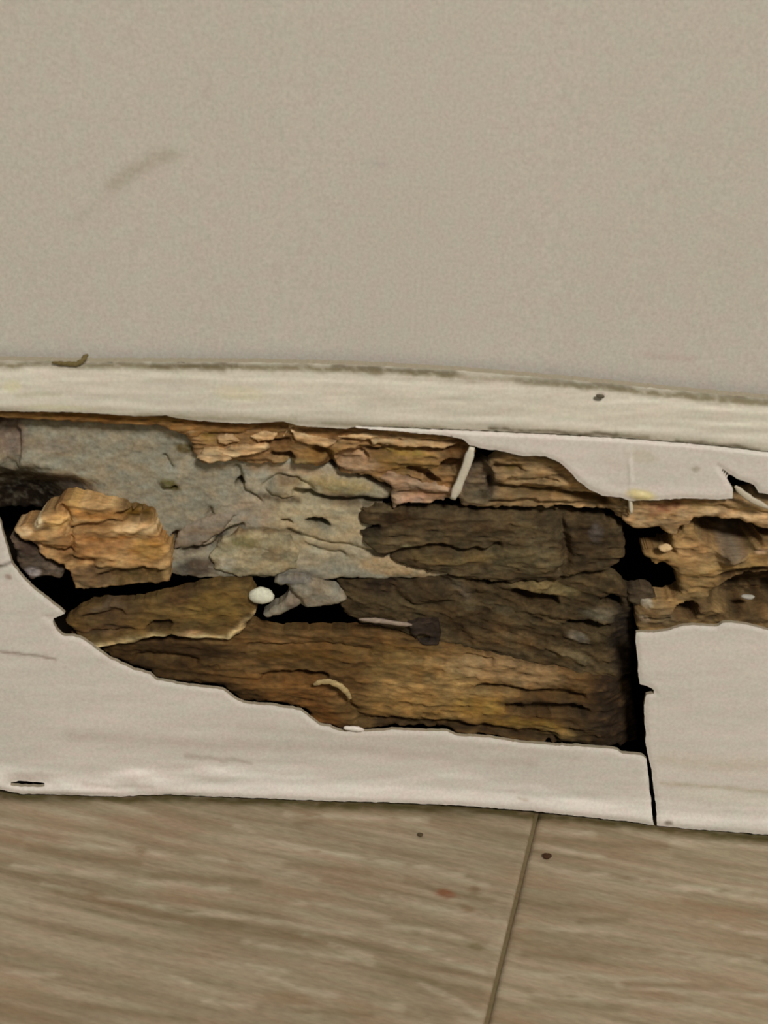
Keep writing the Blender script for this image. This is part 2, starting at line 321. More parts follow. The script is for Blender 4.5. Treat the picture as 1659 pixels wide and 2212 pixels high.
def plank(a0, a1, b0, b1, fine, streaks=(), darks=(), marks=(), seed=1, light=1.0):
    """local a runs along the plank, b towards the wall"""
    if fine:
        fa = axis(a0, a1, max(a0, -165), min(a1, 100), 1.3, 30) if True else None
        fa = np.unique(np.clip(fa, a0, a1)); fb = np.unique(np.clip(np.arange(b0, b1 + 0.7, 0.7), b0, b1))
    else:
        fa = np.linspace(a0, a1, 24); fb = np.linspace(b0, b1, 40)
    fa = fa[np.concatenate([[True], np.diff(fa) > 1e-3])]; fb = fb[np.concatenate([[True], np.diff(fb) > 1e-3])]
    A, B = np.meshgrid(fa, fb); a, b = A.ravel(), B.ravel(); X, Y = local_to_floor(a, b)
    wv = 9 * (fbm(a / 60, b / 40, 3, seed) - 0.5)
    g1 = fbm(a / 38 + 50, (b + wv) / 2.1, 4, seed + 1); g2 = fbm(a / 120 + 9, (b + 1.6 * wv) / 7.0, 3, seed + 2)
    m = np.clip((0.6 * g1 + 0.4 * g2 - 0.5) * 2.6 + 0.5, 0, 1)[:, None]
    col = (C(118, 101, 75) * (1 - m) + C(152, 134, 108) * m) * light
    red = np.clip((fbm(a / 30, b / 9, 3, seed + 4) - 0.55) * 4, 0, 1)[:, None] * 0.45
    col = col * (1 - red) + C(136, 108, 80) * red
    h = 0.22 * (g1 - 0.5) - 0.1
    if fine:
        px, py = project(X, Y, 0 * X); pp = py + 5 * (fbm(px / 50, py / 25, 3, seed + 6) - 0.5)
        for s in streaks:
            k = np.exp(-(seg_dist(px, pp, s) / (4 + 5 * fbm(px / 70, py / 30, 2, seed + 9))) ** 2) * np.clip(2.4 * fbm(px / 34, py / 8, 4, seed + 7) - 0.55, 0, 1)
            col = col * (1 - 0.62 * k[:, None]) + C(170, 154, 128) * 0.62 * k[:, None]; h = h + 0.14 * k
        for s in darks:
            k = np.exp(-(seg_dist(px, pp, s) / 8.0) ** 2) * 0.55
            col = col * (1 - k[:, None]) + C(108, 90, 62) * k[:, None]; h = h - 0.08 * k
        col = shape_colours(px, py, col, marks, 6, seed + 8)
    e = np.minimum(np.minimum(a - a0, a1 - a), np.minimum(b - b0, b1 - b)); h = h - 0.6 * np.clip(1 - e / 0.6, 0, 1) ** 2 if fine else 0 * h - 0.1
    idx = np.arange(a.size).reshape(A.shape); q = np.stack([idx[:-1, :-1], idx[:-1, 1:], idx[1:, 1:], idx[1:, :-1]], -1).reshape(-1, 4)
    V = np.stack([a, b, h], 1)
    ed = skin_edges(q); bd = np.unique(ed); n = len(V); m1 = -np.ones(n, int); m1[bd] = n + np.arange(len(bd))
    Vb = V[bd].copy(); Vb[:, 2] = -6
    VV = np.concatenate([V, Vb]) / 1000; cc = np.concatenate([col, np.tile(C(95, 80, 55), (len(bd), 1))])
    sq = np.stack([ed[:, 1], ed[:, 0], m1[ed[:, 0]], m1[ed[:, 1]]], 1)
    o = mesh_obj('plank', VV, q.tolist() + sq.tolist(), cc, M_FLOOR, None, np.array([True] * len(q) + [False] * len(sq)))
    o.parent = floor; o.location = (ORG[0] / 1000, ORG[1] / 1000, 0); o.rotation_euler = (0, 0, ANG)
    return o
G = 0.6
SEAM_SHADE = [('l', [(-80, 1710), (40, 1719), (150, 1721), (280, 1727), (330, 1719), (400, 1724), (500, 1728), (700, 1736), (830, 1739), (1000, 1746), (1150, 1758), (1400, 1785), (1430, 1792), (1740, 1819)], 12, C(84, 72, 42), 1.0)]   # contact shadow along the baseboard foot, painted into the plank colour
TOPB = 60.0                                     # the first row slips under the baseboard
marksL = [('e', 965, 1930, 26, 10, 8, C(122, 76, 50), 0.9), ('e', 1025, 1925, 14, 10, 0, C(112, 90, 62), 0.8), ('e', 1010, 1962, 20, 9, 10, C(118, 96, 66), 0.7), ('e', 1028, 2045, 18, 10, 0, C(110, 94, 62), 0.8), ('e', 305, 1838, 16, 8, 0, C(112, 92, 62), 0.7),
    ('e', 350, 1785, 150, 26, 3, C(132, 105, 78), 0.5), ('e', 620, 2155, 60, 18, 8, C(126, 100, 72), 0.6), ('e', 60, 1810, 90, 20, 3, C(134, 106, 80), 0.6), ('e', 780, 1900, 120, 30, 6, C(136, 108, 82), 0.5)]
marksR = [('e', 1500, 1960, 160, 20, 6, C(136, 110, 82), 0.5), ('e', 1560, 2120, 120, 30, 4, C(142, 118, 92), 0.5)]
plank(-900, -G, TOPB - PW, TOPB, True, STREAKS_L, DARKS_L, marksL + SEAM_SHADE, 11, 1.0)
plank(G, 900, TOPB - PW, TOPB, True, STREAKS_R, DARKS_R, marksR + SEAM_SHADE, 23, 1.06)
for r in range(1, 5):
    for k in range(-1, 2):
        j = (r * 430) % 1200 - 500
        plank(j + k * 900 + G, j + (k + 1) * 900 - G, TOPB - PW * (r + 1) - G * r, TOPB - PW * r - G * r, False, seed=40 + r * 5 + k)

# ---- baseboard: a capped skirting whose white face has broken open
VT, VG = 141.6, 124.5
tx, ty = wall_line(VT, 9.5); gx_, gy_ = wall_line(VG, 13.0); bx, by = wall_line(0.6, 14.5)
def line_y(lx, ly): return lambda x: np.interp(x, lx, ly)
def seen_line(pts, lx, ly):                    # where the edge is seen, carried on along the wall on both sides
    P = np.asarray(pts, float); f = line_y(lx, ly)
    a, b = P[0, 1] - f(P[0, 0]), P[-1, 1] - f(P[-1, 0])
    l, r = lx < P[0, 0] - 60, lx > P[-1, 0] + 60
    X = np.concatenate([lx[l], P[:, 0], lx[r]]); Y = np.concatenate([ly[l] + a, P[:, 1], ly[r] + b])
    return lambda x: np.interp(x, X, Y)
def smooth(pts, n=26):
    P = np.asarray(pts, float); c = np.polyfit(P[:, 0] / 1000, P[:, 1], 4); x = np.linspace(P[0, 0], P[-1, 0], n); return list(zip(x, np.polyval(c, x / 1000)))
TOPY = seen_line(smooth([(0, 779), (190, 780), (640, 787), (1000, 799), (1200, 819), (1400, 838), (1659, 861)]), tx, ty)
GRY = seen_line(smooth([(0, 886), (200, 893), (420, 906), (640, 912), (830, 922), (1000, 928), (1150, 935), (1350, 945), (1480, 957), (1659, 975)]), gx_, gy_)
BOTY = seen_line([(0, 1704), (40, 1715), (150, 1717), (280, 1722), (330, 1714), (400, 1718), (500, 1722), (700, 1730), (830, 1733), (1000, 1740), (1150, 1752), (1400, 1779), (1430, 1786), (1659, 1803)], bx, by)
HOLE_TOP = [(-160, 884), (0, 888), (60, 889), (130, 890), (200, 892), (250, 896), (300, 899), (365, 897), (385, 905), (420, 908), (500, 914), (560, 914), (600, 911), (626, 911), (640, 920), (720, 925), (800, 927),
    (860, 931), (900, 936), (960, 940), (1000, 948), (1015, 962), (1035, 967), (1080, 974), (1130, 985), (1180, 986), (1208, 998), (1228, 1016), (1248, 1038), (1275, 1058), (1300, 1070), (1340, 1074), (1362, 1082), (1420, 1080), (1480, 1076), (1540, 1079),
    (1582, 1077), (1583, 1055), (1570, 1035), (1550, 1006), (1592, 1034), (1630, 1048), (1640, 1064), (1659, 1068), (1700, 1075), (1850, 1095)]
RIGHT_BOTTOM = [(1850, 1375), (1700, 1368), (1659, 1361), (1625, 1352), (1590, 1346), (1562, 1345), (1548, 1354), (1500, 1350), (1470, 1353), (1447, 1362), (1420, 1366), (1374, 1366)]
R_EDGE = [(1373, 1385), (1378, 1430), (1380, 1465), (1383, 1477), (1400, 1483), (1415, 1491), (1416, 1498), (1396, 1501), (1391, 1525), (1392, 1560), (1397, 1585), (1394, 1602), (1398, 1625), (1407, 1660), (1413, 1710), (1419, 1760)]
L_EDGE = [(1409, 1761), (1406, 1725), (1400, 1675), (1396, 1640), (1386, 1632), (1342, 1628), (1334, 1619), (1250, 1612), (1200, 1610), (1130, 1605), (1060, 1594), (985, 1589), (966, 1580), (850, 1577), (790, 1580), (735, 1580), (712, 1570), (690, 1566),
    (672, 1552), (650, 1534), (600, 1526), (560, 1522), (525, 1519), (505, 1508), (482, 1490), (400, 1480), (336, 1469), (325, 1456), (290, 1447), (240, 1424), (210, 1404), (180, 1381), (160, 1374), (136, 1374), (122, 1360), (114, 1342), (96, 1333), (120, 1335), (141, 1325),
    (116, 1305), (70, 1270), (40, 1237), (25, 1215), (14, 1180), (0, 1125), (-25, 1090), (-90, 1040), (-160, 980)]
def xs(lo, hi, n): return np.linspace(lo, hi, n)
XL, XR = float(bx[0]) + 40, float(bx[-1]) - 40
glx = xs(735, XR, 70); blx = xs(1419, XR, 40)
POLY_R = [(x, GRY(x) + 2) for x in glx[::1]] + [(x, BOTY(x)) for x in blx[::-1]] + R_EDGE[::-1] + RIGHT_BOTTOM[::-1] + HOLE_TOP[16:][::-1]
gl2 = xs(XL, -165, 20); bl2 = xs(XL, 1412, 70)
POLY_L = [(x, GRY(x) + 2) for x in gl2] + L_EDGE[::-1] + [(x, BOTY(x)) for x in bl2[::-1]]
cx_ = xs(XL, XR, 160)
hx = [p[0] for p in HOLE_TOP[:19]]; hy = [p[1] for p in HOLE_TOP[:19]]
def cap_low(x):
    g = GRY(x); return np.where((x > -160) & (x < 790), np.where(x < 760, np.interp(x, hx, hy), np.minimum(g + 2, np.interp(x, hx, hy))), g)
POLY_C = [(x, TOPY(x)) for x in cx_] + [(x, float(cap_low(x))) for x in xs(XL, XR, 260)[::-1]]
SPLITX = 1414
baseboard = empty('baseboard_back', (0, -0.012, 0), kind='structure', label='white painted baseboard with its face broken open over rotten wood')
WHITE = C(196, 184, 168); CAPWHITE = C(186, 175, 154); BROWN = C(150, 136, 112)
def skin(name, poly, seed, prof, stains=(), thick=1.3, feats=(), label=None, rag=1.6, holes=(), side=None):
    P = np.asarray(poly)
    def df(x, y):
        d = sdf(x, y, P)
        for hp in holes: d = np.minimum(d, -sdf(x, y, hp))
        return d + rag * (fbm(x / 9, y / 9, 3, seed) - 0.5) * 2 * ((x > -50) & (x < 1720))
    gx = axis(P[:, 0].min() - 30, P[:, 0].max() + 30, -60, 1740, 4.0, 36); gy = np.arange(P[:, 1].min() - 8, P[:, 1].max() + 8, 4.0)
    x, y, d, q = grid_cut(gx, gy, df)
    w = prof(x, y, d) + shape_heights(x, y, feats, 4, seed)
    tone = fbm(x / 200, y / 26, 4, seed + 1)[:, None] - 0.5; tone2 = fbm(x / 90, y / 9, 4, seed + 2)[:, None] - 0.5
    col = np.tile(CAPWHITE if name == 'cap_moulding' else WHITE, (len(x), 1)) * (1 + 0.14 * tone + (0.26 if name == 'cap_moulding' else 0.10) * tone2) + tone * np.array([0.02, 0.0, 0.0])
    col = shape_colours(x, y, col, stains, 5, seed)
    u, v = on_wall(x, y, w)
    o = build(name, baseboard, u, bow(u) - w, v, q, col, M_PAINT, thick, BROWN if side is None else side)
    if label: o['label'] = label
    return o
def prof_cap(x, y, d):
    s = (y - TOPY(x)) / (GRY(x) - TOPY(x))
    w = np.interp(s, [0, 0.06, 0.14, 0.3, 0.6, 0.88, 0.97, 1.02], [5.5, 8.6, 9.9, 11.0, 12.4, 13.4, 13.5, 13.0])
    w = w + 0.5 * (fbm(x / 120, y / 12, 3, 91) - 0.5) + 0.35 * np.exp(-((y - GRY(x) + 16) / 12) ** 2)
    return w
def prof_face(x, y, d):
    s = (BOTY(x) - y) / 7.4                                 # about mm above the floor line
    b = 7.0 + 5 * (fbm(x / 160, 0 * x, 3, 93) - 0.5)
    w = 13.9 + 0.4 * (fbm(x / 180, y / 60, 3, 94) - 0.5)
    w = w + 0.7 * sstep(b + 1.5, b - 2.5, s) + 2.0 * sstep(5.5, 0.5, s) + 0.5 * (fbm(x / 90, y / 14, 3, 95) - 0.5) * sstep(16, 6, s)
    w = w - 0.5 * sstep(10, 0, y - GRY(x)) - 0.4 * (1 - sstep(0, 9, d))
    return w
GRIME, GRIME2 = C(116, 104, 78), C(88, 76, 50)
capst = [('l', [(x, float(TOPY(x)) + 8 + o_) for x, o_ in ((-60, 2), (100, -1), (300, 1), (420, 4), (520, 2), (640, 1), (760, 3), (900, 3), (1050, 5), (1200, 4), (1360, 3), (1500, 3), (1720, 4))], 9, GRIME, 1.0),
    ('l', [(330, 788), (430, 792), (510, 788)], 6, GRIME2, 0.8), ('l', [(720, 790), (860, 800), (980, 806)], 7, GRIME2, 0.75), ('l', [(1120, 822), (1260, 828), (1360, 836)], 8, GRIME2, 0.6), ('e', 1594, 853, 22, 9, 5, C(112, 98, 84), 0.9), ('l', [(1480, 850), (1659, 868)], 9, GRIME, 0.7),
    ('l', [(40, 855), (130, 853)], 6, C(160, 152, 124), 0.5), ('e', 25, 835, 22, 14, 0, C(190, 180, 138), 0.6), ('e', 520, 850, 60, 18, 4, C(190, 176, 138), 0.5), ('e', 130, 880, 90, 6, 0, C(182, 172, 132), 0.5),
    ('l', [(700, 915), (830, 921), (960, 926)], 5, C(150, 138, 112), 0.7), ('l', [(1060, 926), (1200, 934), (1330, 940)], 4, GRIME2, 0.95), ('l', [(1330, 940), (1400, 946)], 5, GRIME, 0.7), ('e', 1424, 957, 9, 6, 20, GRIME2, 0.9),
    ('l', [(1462, 956), (1530, 960), (1640, 972)], 5, GRIME2, 0.9), ('l', [(1000, 812), (1100, 830), (1300, 862)], 14, C(180, 166, 146), 0.4), ('l', [(700, 850), (1100, 880), (1500, 915)], 9, C(176, 164, 142), 0.35), ('l', [(300, 895), (420, 902), (640, 905)], 4, C(150, 138, 110), 0.6)]
skin('cap_moulding', POLY_C, 201, prof_cap, capst, 3.0, [('b', 1297, 856, 12, 5, 0, -0.8)])
facest = [('e', 290, 1676, 74, 20, 0, C(212, 202, 188), 0.9), ('e', 560, 1668, 150, 22, 2, C(206, 196, 180), 0.7), ('l', [(160, 1708), (300, 1714), (500, 1712), (900, 1726), (1300, 1760)], 6, C(214, 202, 188), 0.8), ('l', [(400, 1632), (480, 1640), (540, 1645)], 5, C(160, 146, 128), 0.7), ('l', [(150, 1590), (400, 1605), (800, 1620), (1150, 1650)], 13, C(176, 160, 144), 0.6), ('l', [(520, 1570), (900, 1600), (1250, 1635)], 9, C(180, 166, 148), 0.5),
    ('l', [(0, 1408), (60, 1414), (120, 1425)], 3.2, C(140, 122, 108), 0.9), ('e', 17, 1246, 8, 7, 0, C(150, 126, 110), 0.9), ('l', [(-10, 1226), (10, 1220), (26, 1216)], 4, C(70, 58, 44), 1.0), ('l', [(180, 1695), (330, 1700)], 5, C(170, 156, 140), 0.6), ('e', 1130, 1727, 16, 4, 10, C(150, 136, 112), 0.7), ('e', 65, 1680, 60, 12, 0, C(164, 148, 130), 0.5)]
slit = [(8, 1693), (40, 1687), (90, 1690), (122, 1696), (80, 1700), (30, 1698)]
skin('face_board', POLY_L, 211, prof_face, facest, 1.3, [('b', 290, 1678, 60, 22, 0, 0.9), ('b', 470, 1672, 90, 20, 0, 0.8), ('b', 150, 1708, 180, 9, 0, 0.5), ('b', 390, 1722, 70, 8, 0, -0.9)], label='left length of the baseboard face, cracked at its end', holes=[slit])
rst = [('l', [(440, 914), (720, 930), (1000, 942)], 6, C(214, 202, 186), 0.8), ('l', [(1480, 1715), (1580, 1722), (1659, 1735)], 14, C(204, 194, 174), 0.6), ('l', [(1180, 975), (1260, 1030), (1340, 1060), (1560, 1062)], 10, C(212, 202, 186), 0.7), ('l', [(1300, 985), (1390, 1030)], 10, C(186, 172, 152), 0.3), ('e', 1385, 985, 40, 16, 10, C(176, 164, 138), 0.5), ('e', 1505, 1012, 12, 7, 0, C(150, 140, 118), 0.7), ('l', [(1362, 958), (1362, 1075)], 5, C(205, 196, 180), 0.6),  # the first stroke paints the bright rim highlight along the hole's top edge
    ('e', 1385, 1070, 34, 14, 8, C(196, 176, 118), 0.9), ('l', [(1430, 1640), (1540, 1650), (1659, 1652)], 14, C(178, 164, 140), 0.5), ('l', [(1430, 1690), (1540, 1700), (1659, 1712)], 5, C(166, 152, 126), 0.7), ('e', 1445, 1776, 9, 6, 0, C(120, 108, 92), 0.9)]
skin('face_board', POLY_R, 223, prof_face, rst, 1.3, [('b', 1362, 1020, 6, 60, 0, 0.45), ('b', 1385, 1074, 34, 13, 8, 0.9)], label='right length of the baseboard face, running over the top of the hole')
rod('paint_sliver', baseboard, [(1588, 1050), (1605, 1066), (1625, 1080), (1662, 1098)], [14.2, 13.8, 13.4, 12.6], 0.95, C(178, 164, 140), M_PAINT, 0.4, 0.3)
rod('paint_sliver', baseboard, [(742, 1572), (764, 1574), (786, 1577)], 14.2, 0.95, C(226, 214, 204), M_PAINT, 0.6, 0.25)
rod('paint_thread', baseboard, [(1358, 1070), (1362, 1085), (1364, 1110)], [13.6, 12.6, 11.5], 0.55, C(205, 194, 170), M_PAINT, 0.6, 0.5)

# ================================================================== THINGS IN THE HOLE
# ---- grey plaster behind
t = empty('plaster_patch', at_wall(450, 1080, 3) / 1000, label='patch of grey lime plaster bared in the upper left of the hole', cat='plaster')
pl0, pl1 = C(134, 124, 102, 1.35), C(154, 143, 119, 1.35)
SHAD = C(74, 64, 44)
PLPOLY = [(-150, 900), (0, 905), (130, 905), (260, 908), (360, 912), (420, 940), (520, 975), (640, 990), (760, 1020), (850, 1060), (800, 1130), (830, 1190), (920, 1225), (990, 1244), (860, 1252), (600, 1250), (470, 1250), (380, 1245), (280, 1200), (150, 1120), (60, 1130), (0, 1130), (-150, 1130)]
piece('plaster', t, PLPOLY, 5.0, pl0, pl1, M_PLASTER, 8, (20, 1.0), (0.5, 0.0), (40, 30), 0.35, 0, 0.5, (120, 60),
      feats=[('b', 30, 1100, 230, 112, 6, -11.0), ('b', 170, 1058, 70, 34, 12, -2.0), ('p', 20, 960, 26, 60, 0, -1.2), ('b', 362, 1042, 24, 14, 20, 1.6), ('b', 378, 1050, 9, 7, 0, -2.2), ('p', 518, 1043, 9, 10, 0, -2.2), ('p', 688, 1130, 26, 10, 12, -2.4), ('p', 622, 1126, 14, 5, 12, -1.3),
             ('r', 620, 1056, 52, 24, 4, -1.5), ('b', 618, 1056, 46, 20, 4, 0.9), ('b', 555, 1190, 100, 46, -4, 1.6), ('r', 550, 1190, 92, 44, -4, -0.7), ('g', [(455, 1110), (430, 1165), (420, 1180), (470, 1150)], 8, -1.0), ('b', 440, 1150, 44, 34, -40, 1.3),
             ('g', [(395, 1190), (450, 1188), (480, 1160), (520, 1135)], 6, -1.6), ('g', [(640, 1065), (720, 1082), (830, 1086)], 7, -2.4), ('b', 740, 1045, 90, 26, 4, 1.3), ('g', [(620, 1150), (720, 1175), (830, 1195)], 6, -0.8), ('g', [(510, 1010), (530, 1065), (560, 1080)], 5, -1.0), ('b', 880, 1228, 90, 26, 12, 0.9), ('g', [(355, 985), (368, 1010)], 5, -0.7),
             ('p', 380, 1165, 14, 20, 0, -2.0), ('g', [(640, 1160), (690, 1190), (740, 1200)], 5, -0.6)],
      stains=[('e', 60, 1085, 170, 72, 6, C(62, 46, 26), 0.9), ('e', 40, 1110, 110, 46, 0, C(24, 14, 8), 0.95), ('e', 160, 1055, 60, 24, 20, C(100, 84, 76), 0.5), ('e', 20, 940, 40, 60, 0, C(128, 104, 88), 0.8), ('e', 5, 900, 26, 20, 0, C(60, 42, 34), 0.8), ('e', 120, 960, 60, 20, 0, C(142, 124, 108), 0.4), ('e', 368, 1044, 26, 14, 25, C(98, 86, 42), 0.95), ('e', 378, 1051, 12, 8, 20, C(72, 58, 12), 0.95),  # big dark ellipses at left: soft shadow of the hollow, painted into the plaster
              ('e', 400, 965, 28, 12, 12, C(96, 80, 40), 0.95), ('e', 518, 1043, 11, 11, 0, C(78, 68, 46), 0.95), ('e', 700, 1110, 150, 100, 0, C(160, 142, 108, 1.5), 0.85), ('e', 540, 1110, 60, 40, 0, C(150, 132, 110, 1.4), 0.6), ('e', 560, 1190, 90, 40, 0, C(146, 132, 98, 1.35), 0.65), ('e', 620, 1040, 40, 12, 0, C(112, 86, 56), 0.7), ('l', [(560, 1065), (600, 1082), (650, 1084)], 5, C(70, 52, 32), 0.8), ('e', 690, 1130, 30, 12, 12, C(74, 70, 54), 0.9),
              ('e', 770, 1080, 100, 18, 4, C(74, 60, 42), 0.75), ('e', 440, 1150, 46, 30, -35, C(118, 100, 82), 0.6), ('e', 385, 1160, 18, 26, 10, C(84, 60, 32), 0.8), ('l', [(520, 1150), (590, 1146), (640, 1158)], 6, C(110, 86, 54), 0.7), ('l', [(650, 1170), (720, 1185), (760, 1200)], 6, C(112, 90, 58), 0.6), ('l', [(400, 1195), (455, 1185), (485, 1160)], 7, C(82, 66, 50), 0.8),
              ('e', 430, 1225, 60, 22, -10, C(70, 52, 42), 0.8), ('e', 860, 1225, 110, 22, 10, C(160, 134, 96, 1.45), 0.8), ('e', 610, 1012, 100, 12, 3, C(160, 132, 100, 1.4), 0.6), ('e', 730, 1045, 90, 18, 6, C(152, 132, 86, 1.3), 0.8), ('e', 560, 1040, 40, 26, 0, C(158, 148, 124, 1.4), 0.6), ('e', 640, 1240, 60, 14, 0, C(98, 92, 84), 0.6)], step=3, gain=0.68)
piece('plaster_lump', t, [(372, 1190), (430, 1180), (480, 1150), (505, 1120), (520, 1112), (480, 1110), (430, 1125), (385, 1150)], 6.3, C(114, 98, 80), C(142, 126, 104), M_PLASTER, 4, (14, 1.2), amp=0.3, fibre=(40, 20), gain=0.95)
piece('plaster_lump', t, [(465, 1235), (450, 1205), (480, 1170), (520, 1152), (580, 1150), (625, 1165), (645, 1195), (640, 1230), (590, 1248), (520, 1250)], 6.6, C(120, 108, 80), C(158, 142, 110), M_PLASTER, 4, (22, 1.4), amp=0.5, fibre=(30, 22), stains=[('e', 530, 1170, 34, 14, 0, C(98, 90, 52), 0.7), ('e', 590, 1200, 30, 16, 0, C(96, 80, 56), 0.6), ('e', 490, 1220, 24, 16, 0, C(168, 158, 136), 0.6), ('l', [(480, 1160), (560, 1146), (640, 1160)], 5, C(92, 70, 44), 0.8)], gain=1.05, mott=0.4)

# ---- upper ledge of gnawed wood under the cap
t = empty('wood_ledge', at_wall(700, 960, 8) / 1000, label='ragged brown wooden ledge along the top edge of the hole, left of the white splinter', cat='wood')
piece('ledge_strip', t, [(-150, 880), (-150, 902), (20, 908), (60, 905), (150, 912), (260, 918), (340, 920), (380, 935), (420, 955), (440, 935), (520, 938), (640, 930), (640, 905), (400, 890), (250, 884)], 10.2, C(92, 62, 26), C(140, 102, 58), M_WOOD, 7, (8, 0.8), (0.6, -0.6), (80, 6), 0.35, stains=[('l', [(100, 896), (220, 903), (340, 908)], 6, C(92, 58, 14), 0.7), ('l', [(330, 905), (380, 906)], 8, C(112, 82, 34), 0.8), ('l', [(420, 915), (600, 918)], 6, C(74, 46, 14), 0.8)], rag=4)
piece('ledge_body', t, [(392, 915), (520, 905), (640, 905), (760, 915), (900, 925), (1000, 938), (1030, 960), (1010, 1010), (990, 1060), (930, 1062), (880, 1035), (830, 1045), (770, 1030), (700, 1010), (640, 1000), (560, 1010), (480, 1000), (440, 1004), (415, 975)], 8.6, C(100, 70, 34), C(160, 124, 82), M_WOOD, 4, (16, 1.8), (1.2, -0.8), (75, 8), 0.8, 0.5, 0.6, (70, 24),
      feats=[('p', 610, 985, 26, 8, 6, -2.6), ('g', [(680, 970), (710, 985), (720, 1015)], 10, -2.0), ('b', 660, 1000, 50, 22, 0, 1.6), ('p', 760, 988, 34, 16, 0, -1.8), ('p', 915, 1028, 38, 11, 22, -2.6), ('p', 975, 1005, 30, 14, -20, -2.4), ('g', [(560, 950), (620, 955)], 6, -1.4), ('g', [(780, 970), (900, 972), (980, 965)], 7, -1.2), ('b', 860, 995, 70, 18, 5, 1.2), ('g', [(740, 948), (860, 955)], 5, -1.0)],
      stains=[('l', [(500, 918), (620, 922)], 10, C(84, 54, 18), 0.85), ('l', [(440, 940), (510, 950)], 9, C(104, 78, 26), 0.8), ('e', 610, 955, 26, 8, 0, C(66, 42, 14), 0.8), ('l', [(650, 925), (760, 935), (830, 950)], 6, C(84, 54, 24), 0.8), ('e', 880, 1000, 80, 24, 6, C(120, 92, 44), 0.7), ('e', 880, 978, 60, 8, 4, C(118, 96, 30), 0.6), ('e', 985, 968, 32, 26, 0, C(88, 56, 24), 0.8), ('e', 700, 985, 60, 30, 0, C(120, 88, 40), 0.6),
              ('e', 640, 1000, 40, 14, 0, C(140, 120, 76), 0.7), ('e', 715, 1012, 30, 14, 20, C(64, 42, 20), 0.8), ('e', 745, 1015, 36, 8, 8, C(70, 48, 22), 0.7), ('l', [(780, 942), (900, 950), (980, 955)], 5, C(178, 146, 104), 0.7), ('e', 770, 1000, 50, 20, 10, C(152, 124, 96), 0.6), ('e', 460, 985, 40, 14, 0, C(196, 160, 122), 0.7)], rag=7)
fl = [[(425, 992), (440, 972), (480, 975), (510, 988), (480, 1000), (450, 1003)], [(470, 980), (500, 968), (570, 962), (585, 972), (540, 985), (500, 990)], [(540, 945), (570, 932), (600, 938), (590, 952), (556, 956)], [(628, 930), (650, 938), (700, 948), (730, 955), (710, 968), (670, 962), (640, 955)], [(640, 915), (620, 935), (612, 945), (625, 918)],
      [(470, 945), (500, 940), (515, 955), (490, 965), (470, 958)], [(800, 950), (900, 952), (990, 960), (960, 970), (860, 966), (805, 960)], [(730, 945), (790, 936), (830, 945), (790, 952)]]
for i, f in enumerate(fl):
    o = piece('wood_flake', t, f, 11.0 - 0.12 * i, C(160, 124, 80), C(204, 170, 124), M_WOOD, 2, (6, 0.8), (0, 0), (50, 5), 0.3, rag=3, ragf=(9, 6), stains=())
o['label'] = 'pale splintered flakes'
for o in t.children:
    if o.name.startswith('wood_flake'): o['label'] = 'pale splintered flake'

# ---- pinkish wedge below the ledge
t = piece('wood_wedge', None, [(818, 1035), (835, 1018), (870, 1025), (910, 1045), (960, 1055), (1000, 1060), (985, 1082), (930, 1088), (880, 1090), (850, 1102), (842, 1080), (850, 1055)], 9.0, C(120, 92, 66), C(170, 138, 106), M_WOOD, 4, (14, 1.6), (0.5, -0.2), (60, 9), 0.5, 0.2,
      feats=[('b', 850, 1050, 30, 22, 40, 1.0), ('g', [(860, 1068), (960, 1072)], 8, -0.9)], stains=[('e', 940, 1070, 60, 10, 3, C(116, 78, 42), 0.6), ('e', 885, 1082, 40, 8, -8, C(182, 142, 116), 0.5)], rag=4)
tag(t, 'pinkish tan wedge of wood just left of the foot of the white splinter', 'wood')
# ---- right part of the ledge, tan and wavy
t = empty('wood_shelf', at_wall(1200, 1040, 8) / 1000, label='tan wavy wooden shelf at the top of the hole right of the white splinter', cat='wood')
piece('shelf_body', t, [(1012, 1022), (1045, 1002), (1082, 986), (1100, 978), (1180, 976), (1240, 1000), (1290, 1045), (1340, 1065), (1375, 1085), (1370, 1125), (1345, 1130), (1320, 1105), (1250, 1100), (1150, 1100), (1060, 1100), (1000, 1100), (985, 1070)], 8.4, C(100, 78, 48), C(152, 122, 82), M_WOOD, 3, (14, 1.6), (0.9, -0.5), (80, 9), 0.7, 0.3,
      feats=[('p', 1030, 1040, 36, 42, 10, -2.2), ('g', [(1060, 1050), (1150, 1062), (1250, 1070), (1310, 1085)], 8, -1.8), ('g', [(1070, 1010), (1120, 1012)], 6, -1.2), ('b', 1180, 1030, 90, 22, 10, 1.0), ('g', [(1060, 1085), (1180, 1088), (1290, 1096)], 6, -1.1), ('g', [(1100, 1040), (1200, 1035)], 4, -0.7)],
      stains=[('e', 1030, 1045, 50, 60, 10, C(84, 70, 54), 0.95), ('e', 1025, 1078, 60, 14, 0, C(104, 90, 64), 0.6), ('e', 1110, 1010, 20, 9, -10, C(106, 80, 26), 0.8), ('l', [(1080, 1052), (1160, 1064), (1250, 1072), (1310, 1090)], 6, C(84, 60, 22), 0.85), ('l', [(1100, 1082), (1200, 1084), (1300, 1098)], 6, C(104, 84, 56), 0.6), ('e', 1200, 1020, 70, 20, 14, C(164, 126, 82), 0.5), ('l', [(1160, 985), (1240, 1010), (1290, 1055)], 6, C(96, 70, 30), 0.6), ('e', 1080, 1100, 60, 8, 0, C(84, 68, 40), 0.6)], rag=5)
# ---- white splinter
t = rod('paint_splinter', None, [(1020, 966), (1008, 1005), (992, 1045), (978, 1078)], [13.2, 12.6, 11.6, 10.8], 1.35, C(196, 184, 160), M_PAINT, 0.35, 0.6, 0.1)
tag(t, 'white painted splinter hanging slanted from the upper edge of the hole', 'splinter')

